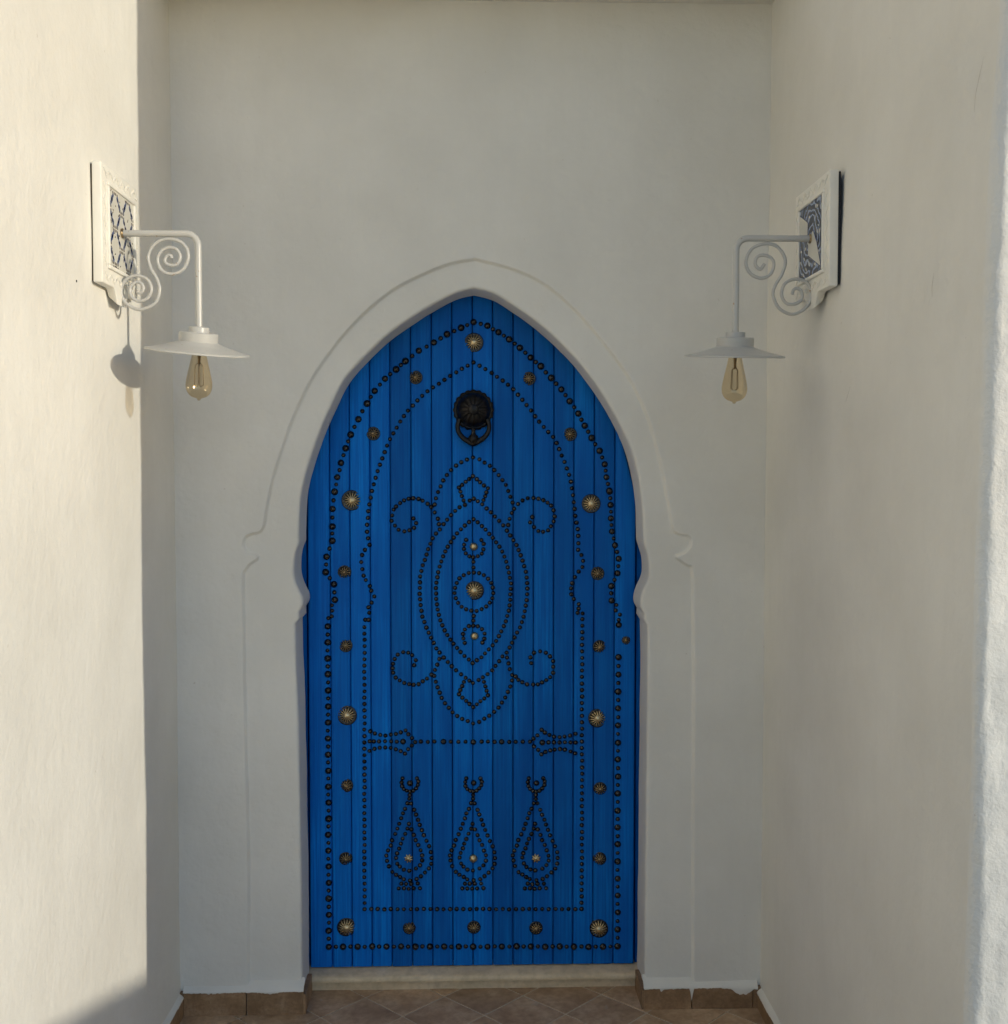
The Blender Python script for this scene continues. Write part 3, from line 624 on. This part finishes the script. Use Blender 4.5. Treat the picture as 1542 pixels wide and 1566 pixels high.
for name, lst, me in (('rosette', ROS, ros_me), ('flower_stud', MED, med_me), ('flower_stud', STAR, star_me), ('dome_boss', DOM, dom_me)):
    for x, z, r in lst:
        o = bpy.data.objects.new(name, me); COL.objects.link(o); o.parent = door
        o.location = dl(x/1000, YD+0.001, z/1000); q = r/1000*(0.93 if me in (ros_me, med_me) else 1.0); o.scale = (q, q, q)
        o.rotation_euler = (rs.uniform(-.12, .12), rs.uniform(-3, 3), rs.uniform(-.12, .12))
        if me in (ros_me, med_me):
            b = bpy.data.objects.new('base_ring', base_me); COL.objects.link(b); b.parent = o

# knocker
kn = empty('knocker'); kn.parent = door; kn.location = dl(0.005, YD, 1.968)
seg = 96; V = []; F = []
prof = [(0.0695, 0.000, 1), (0.0690, 0.010, 1), (0.0630, 0.014, 0.6), (0.058, 0.013, 0), (0.056, 0.020, 0), (0.050, 0.032, 0), (0.040, 0.042, 0), (0.027, 0.049, 0), (0.018, 0.050, 0), (0.016, 0.056, 0), (0.008, 0.060, 0)]
for (r, h, wgt) in prof:
    for k in range(seg):
        a = 2*math.pi*k/seg; rr = r*(1-0.07*wgt*(1-abs(math.cos(a*10)))); hh = h-(0.0045*(1-abs(math.cos(a*6)))**0.8 if 0.02 < r < 0.057 else 0); V.append(Vector((rr*math.cos(a), -hh, rr*math.sin(a))))
for i in range(len(prof)-1):
    for k in range(seg):
        k2 = (k+1) % seg; F.append((i*seg+k, i*seg+k2, (i+1)*seg+k2, (i+1)*seg+k))
F.append(tuple((len(prof)-1)*seg+k for k in range(seg)))
o = mesh_obj('boss', V, F, M['iron'], kn); autosmooth(o, 40)
# hanging ring, pear shaped, thicker at the foot
rp = [(-0.046, -0.030), (-0.053, -0.054), (-0.048, -0.077), (-0.032, -0.096), (-0.012, -0.107), (0.0, -0.111)]
rp = rp + [(-x, z) for x, z in rp[-2::-1]]
P = catmull([(x, -0.016-0.010*min(1, max(0, -z-0.03)/0.08), z) for x, z in rp], 8)
v1 = tube(P, 0.0080, 10, lambda t: 1.0+0.45*math.exp(-((t-0.5)/0.16)**2))
bv, bf = lathe([(0.0005, -0.022), (0.006, -0.019), (0.0155, -0.010), (0.019, 0.0), (0.016, 0.010), (0.009, 0.016), (0.006, 0.028), (0.009, 0.034), (0.0005, 0.038)], 18)
bv = [Vector((v.x, v.y-0.026, v.z-0.098)) for v in bv]
mesh_obj('ring', *join([v1, (bv, bf)]), M['iron'], kn)

# ------------------------------------------------------------------ wall lamps
def wall_lamp(sg, yc, zc, xplate, arm_len, drop, scroll, shade_tilt, tilt_x, label, lattice, bend=0.032):
    """sg +1: arm points to +x (lamp on the left wall)."""
    root = empty('wall_lamp', (xplate, yc, zc)); tag(root, label, 'wall lamp', 'pair of white wall lamps beside the door')
    P = lambda o, d, u: Vector((sg*o, d, u))
    flip = lambda F: [f if sg > 0 else tuple(f)[::-1] for f in F]
    # --- ceramic back plate with a tab below
    T = 0.024; hw = 0.152; top = 0.147; bot = -0.152; iw = 0.108; it = 0.102; ib = -0.106
    out = [(-hw, bot), (-0.062, bot), (-0.050, bot-0.010), (-0.036, bot-0.040), (0.036, bot-0.040), (0.050, bot-0.010), (0.062, bot), (hw, bot), (hw, top), (-hw, top)]
    bm = bmesh.new()
    vs = [bm.verts.new(P(0, d, u)) for d, u in out]
    f = bm.faces.new(vs)
    ex = bmesh.ops.extrude_face_region(bm, geom=[f])
    for v in [e for e in ex['geom'] if isinstance(e, bmesh.types.BMVert)]: v.co.x -= sg*T
    bmesh.ops.recalc_face_normals(bm, faces=bm.faces[:])
    # taper the tab towards the wall
    for v in bm.verts:
        if v.co.z < bot-0.005 and abs(v.co.x) > 0.5*T: v.co.z += 0.022*((bot-v.co.z)/0.04)
    ed = [e for e in bm.edges if e.calc_face_angle(0) > 0.9]
    bmesh.ops.bevel(bm, geom=ed, offset=0.0032, segments=3, affect='EDGES', profile=0.5)
    plate = bm_obj('back_plate', bm, M['ceramic'], root, True); autosmooth(plate, 30)
    bm = bmesh.new(); add_box(bm, P(-T-0.003, 0, (top+bot)/2), (0.006, 2*hw-(0.016 if lattice else 0.006), top-bot-0.010)); bm_obj('shadow_gap_box', bm, M['ochre'] if lattice else M['dark'], plate)  # added box standing in for the shade in the gap behind the plate
    # raised inner moulding round the tile
    mould = []
    loop = [(-iw, ib), (iw, ib), (iw, it), (-iw, it), (-iw, ib)]
    bm = bmesh.new()
    for (a, b), (c, d_) in zip(loop, loop[1:]):
        ln = math.hypot(c-a, d_-b)
        add_box(bm, P(0.001, (a+c)/2, (b+d_)/2), (0.010, (ln+0.010) if abs(c-a) > 0.01 else 0.010, (ln-0.0102) if abs(d_-b) > 0.01 else 0.010), 0.003)
    bm_obj('moulding', bm, M['ceramic'], plate, True)
    # relief zigzag on the border
    bm = bmesh.new(); rr = random.Random(11)
    def bar(d0, u0, d1, u1, wd=0.0045):
        a = math.atan2(u1-u0, d1-d0); ln = math.hypot(d1-d0, u1-u0)
        add_box(bm, P(0.0008, (d0+d1)/2, (u0+u1)/2), (0.0024, ln, wd), 0.0008, Matrix.Rotation(a, 3, 'X'))
    for (y0, y1) in ((it+0.014, top-0.010), (bot+0.010, ib-0.014)):
        n = 11; w_ = 2*hw-0.03
        for k in range(n):
            a0 = -w_/2+w_*k/n; a1 = a0+w_/n
            if k % 2: bar(a0, y0, a1, y1)
            else: bar(a0, y1, a1, y0)
            bar((a0+a1)/2-0.004, (y0+y1)/2+rr.uniform(-.008, .008), (a0+a1)/2+0.005, (y0+y1)/2+rr.uniform(-.008, .008), 0.006)
    for (x0, x1) in ((-hw+0.012, -iw-0.013), (iw+0.013, hw-0.012)):
        n = 9; w_ = it-ib
        for k in range(n):
            a0 = ib+w_*k/n; a1 = a0+w_/n
            if k % 2: bar(x0, a0, x1, a1)
            else: bar(x1, a0, x0, a1)
    bm_obj('relief', bm, M['ceramic'], plate, False)
    # painted tile
    bm = bmesh.new(); add_box(bm, P(0.0, 0, (it+ib)/2), (0.0030, 2*iw-0.009, it-ib-0.009))
    tile = bm_obj('painted_tile', bm, M['glaze'] if lattice else M['arab'], plate)
    def poly(name, polys, mat, lift):
        V = []; F = []
        for pl in polys:
            o = len(V); n = len(pl)
            for d, u in pl: V.append(P(0.0015+lift, d, u))
            for d, u in pl: V.append(P(0.0014, d, u))
            F.append(tuple(o+i for i in range(n))); F += [(o+i, o+(i+1) % n, o+n+(i+1) % n, o+n+i) for i in range(n)]
        bm_ = bmesh.new(); me_ = bpy.data.meshes.new('t'); me_.from_pydata([tuple(v) for v in V], [], F); bm_.from_mesh(me_)
        bmesh.ops.recalc_face_normals(bm_, faces=bm_.faces[:])
        tag(bm_obj(name, bm_, mat, tile), kind='stuff')
    a_, b_ = -iw+0.006, iw-0.006; c_, e_ = ib+0.006, it-0.006
    if lattice:
        blue = []; br = []
        def inb(p): return a_ < p[0] < b_ and c_ < p[1] < e_
        def dash(p, q, wd, tgt):
            d = Vector(q)-Vector(p); n = Vector((-d.y, d.x)).normalized()*wd/2; m = (Vector(p)+Vector(q))/2
            pl = [Vector(p), Vector(p)+d*0.2+n, Vector(p)+d*0.8+n, Vector(q), Vector(p)+d*0.8-n, Vector(p)+d*0.2-n]
            if inb((Vector(p)+Vector(q))/2): tgt.append([(min(max(x[0], a_), b_), min(max(x[1], c_), e_)) for x in pl])
        hx, hz = 0.052, 0.047
        for i in range(-2, 3):
            for j in range(-3, 4):
                if (i+j) % 2: continue
                c = Vector((i*hx, j*hz))
                ring_ = [Vector((0.012, 0.046)), Vector((0.038, 0.012)), Vector((0.038, -0.012)), Vector((0.012, -0.046)), Vector((-0.012, -0.046)), Vector((-0.038, -0.012)), Vector((-0.038, 0.012)), Vector((-0.012, 0.046))]
                for k in range(8):
                    p, q = c+ring_[k]*0.92, c+ring_[(k+1) % 8]*0.92
                    if k in (0, 2, 4, 6): dash(p.lerp(q, 0.10), p.lerp(q, 0.52), 0.0115, blue); dash(p.lerp(q, 0.60), p.lerp(q, 0.92), 0.009, blue)
                    else: dash(p.lerp(q, 0.1), p.lerp(q, 0.42), 0.007, br); dash(p.lerp(q, 0.55), p.lerp(q, 0.9), 0.007, br)
        for k in range(46):
            p = Vector((rr.uniform(a_, b_), rr.uniform(c_, e_))); q = p+Vector((rr.uniform(-.012, .012), rr.uniform(-.012, .012)))
            dash(p, q, 0.003, br)
        poly('blue_motif', blue, M['cobalt'], 0.0004); poly('brown_motif', br, M['ochre'], 0.0003)
    else:
        W_ = b_-a_; H_ = e_-c_
        # depth axis: far end of the wall is u=0
        fx = lambda u, v: (b_-u*W_, c_+v*H_)
        loz = [[(0.0, .93), (.36, .76), (.36, .56), (0.0, .60)], [(.60, .60), (.76, .40), (.93, .06), (.40, .30), (.40, .49)]]
        poly('pale_motif', [[fx(u, v) for u, v in q] for q in loz], M['glaze'], 0.0008)
        edge = []
        for q in loz:
            for (p1, p2) in zip(q, q[1:]+q[:1]):
                A = Vector(fx(*p1)); B = Vector(fx(*p2)); n = Vector((-(B-A).y, (B-A).x)).normalized()*0.0032
                edge.append([tuple(A-n), tuple(B-n), tuple(B+n), tuple(A+n)])
        poly('blue_motif', edge, M['cobalt'], 0.0004)
        petals = []
        for k in range(26):
            c = Vector((rr.uniform(a_+.012, b_-.012), rr.uniform(c_+.012, e_-.012))); an = rr.uniform(0, 3.14); l1, l2 = rr.uniform(.005, .010), rr.uniform(.002, .0038)
            petals.append([tuple(c+Vector((math.cos(an)*l1*math.cos(t)-math.sin(an)*l2*math.sin(t), math.sin(an)*l1*math.cos(t)+math.cos(an)*l2*math.sin(t)))) for t in [i*math.pi/4 for i in range(8)]])
        poly('petal_motif', petals, M['glaze'], 0.0003)
    # --- arm tube
    path = [(-0.004, 0), (arm_len-bend, 0)]
    path += [(arm_len-bend+bend*math.sin(R(a)), -bend+bend*math.cos(R(a))) for a in range(9, 91, 9)]
    path += [(arm_len, -drop*0.6), (arm_len, -drop)]
    V, F = tube([P(o, 0, u) for o, u in path], 0.0088, 16)
    arm = mesh_obj('arm', V, F, M['lampwhite'], root); autosmooth(arm, 60)
    V, F = lathe([(0.0002, 0), (0.013, 0.0), (0.013, 0.004), (0.009, 0.006)], 18)
    mesh_obj('flange', [P(v.z+0.001, v.x, v.y) for v in V], F, M['bronze'], arm)
    # --- scroll
    Q = catmull([P(o/1000, 0, u/1000) for o, u in scroll], 6)
    V, F = tube(Q, 0.0046, 10); mesh_obj('scroll', V, F, M['lampwhite'], root)
    # --- shade
    sh = empty('shade'); sh.parent = root; sh.location = P(arm_len, 0, -drop+0.004); sh.rotation_euler = (tilt_x, shade_tilt, 0)
    V, F = lathe([(0.0105, 0.000), (0.0255, -0.001), (0.0265, -0.003), (0.0265, -0.014), (0.027, -0.015), (0.048, -0.0155), (0.0505, -0.018), (0.0505, -0.040),
                  (0.056, -0.043), (0.085, -0.0525), (0.115, -0.0605), (0.1335, -0.0645), (0.1352, -0.0660), (0.1352, -0.0685), (0.1335, -0.0695), (0.115, -0.0640), (0.085, -0.0560), (0.050, -0.0465), (0.020, -0.0440)], 64)
    body = mesh_obj('shade_body', V, F, M['lampwhite'], sh); autosmooth(body, 40)
    # --- bulb
    bu = empty('bulb'); bu.parent = root; bu.location = P(arm_len, 0, -drop+0.004-0.046); bu.rotation_euler = (tilt_x*0.5, shade_tilt*0.35, 0)
    V, F = lathe([(0.0190, 0.002), (0.0175, -0.012), (0.0185, -0.028), (0.0235, -0.052), (0.0295, -0.078), (0.0335, -0.099), (0.0342, -0.110), (0.0325, -0.121), (0.0275, -0.131), (0.0195, -0.1385), (0.010, -0.142), (0.0055, -0.1435), (0.0045, -0.147), (0.0004, -0.1485)], 48)
    V = [v for v in V]; F = F[:-1] if len(F[-1]) > 4 else F
    bc = catmull([(r, z, 0) for r, z in [(0.0190, 0.002), (0.0172, -0.012), (0.0185, -0.028), (0.0235, -0.052), (0.0295, -0.078), (0.0335, -0.099), (0.0342, -0.110), (0.0325, -0.121), (0.0275, -0.131), (0.0195, -0.1385), (0.010, -0.142), (0.0052, -0.1440), (0.0040, -0.1475), (0.0004, -0.1490)]], 4)
    V, F = lathe([(max(q.x, 0.0003), q.y) for q in bc], 48)
    F = [f for f in F if len(f) <= 4]
    mesh_obj('glass', V, F, M['bulb'], bu)
    V, F = lathe([(0.0003, 0.03), (0.0150, 0.03), (0.0160, -0.004), (0.0140, -0.010), (0.0003, -0.011)], 20); cap = mesh_obj('cap', V, F, M['bronze'], bu); autosmooth(cap, 40)
    parts = [lathe([(0.0060, -0.008), (0.0045, -0.030), (0.0030, -0.052), (0.0003, -0.056)], 10)]
    for k in range(4):
        a = k*math.pi/2+0.4
        parts.append(tube([(0.003*math.cos(a), 0.003*math.sin(a), -0.050), (0.010*math.cos(a), 0.010*math.sin(a), -0.058), (0.012*math.cos(a), 0.012*math.sin(a), -0.108), (0.005*math.cos(a+.8), 0.005*math.sin(a+.8), -0.112)], 0.0009, 5))
    mesh_obj('filament', *join(parts), M['filament'], bu)
    return root
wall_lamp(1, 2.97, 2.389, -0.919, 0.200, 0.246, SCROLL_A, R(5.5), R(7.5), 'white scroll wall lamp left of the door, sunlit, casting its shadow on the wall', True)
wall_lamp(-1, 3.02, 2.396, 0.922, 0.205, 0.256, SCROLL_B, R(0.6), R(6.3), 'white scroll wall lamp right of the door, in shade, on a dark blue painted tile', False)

# ------------------------------------------------------------------ hairline cracks, a nail hole and a chip in the plaster
def crack(parent, pts, wd, nrm, mat=None):
    P_ = resample(catmull(pts, 6), 0.006); V = []; F = []; n = Vector(nrm)
    for i, p in enumerate(P_):
        t = (P_[min(i+1, len(P_)-1)]-P_[max(i-1, 0)]).normalized(); b = t.cross(n).normalized()
        w_ = wd*(0.25+0.75*math.sin(math.pi*(i+0.5)/len(P_)))*(0.6+0.8*abs(noise.noise(p*140)))
        j = b*0.0012*noise.noise(p*90)
        V += [p+j+b*w_+n*0.0009, p+j-b*w_+n*0.0009]
        if i: F.append((2*i-2, 2*i-1, 2*i+1, 2*i))
    mesh_obj('crack', V, F, M['crack'], parent)
M['crack'] = mat_paint('dirty_crack', (0.30, 0.27, 0.23), 0.9)
def wx(sg, y, z):                      # point on a side wall face
    hit, loc, nor, _ = (right_wall if sg > 0 else left_wall).ray_cast(Vector((0, y, z)), Vector((sg, 0, 0)))
    return loc if hit else Vector((sg*HW, y, z))
def wy(x, z):
    hit, loc, nor, _ = back_wall.ray_cast(Vector((x, 3.0, z)), Vector((0, 1, 0)))
    return loc if hit else Vector((x, YB, z))
bpy.context.view_layer.update()
crack(right_wall, [wx(1, 2.125, 2.56), wx(1, 2.140, 2.52), wx(1, 2.148, 2.49), wx(1, 2.146, 2.46)], 0.0006, (-1, 0, 0))
crack(right_wall, [wx(1, 2.30, 2.18), wx(1, 2.306, 2.15), wx(1, 2.304, 2.13)], 0.0006, (-1, 0, 0))
crack(right_wall, [wx(1, 2.78, 1.98), wx(1, 2.80, 1.955), wx(1, 2.815, 1.94)], 0.0006, (-1, 0, 0))
p = wx(-1, 2.715, 2.222); V, F = lathe([(0.0002, 0.0012), (0.0028, 0.0010), (0.0033, 0.0)], 9)
mesh_obj('nail_hole', [p+Vector((v.z, v.x, v.y)) for v in V], F, M['stud'], left_wall)
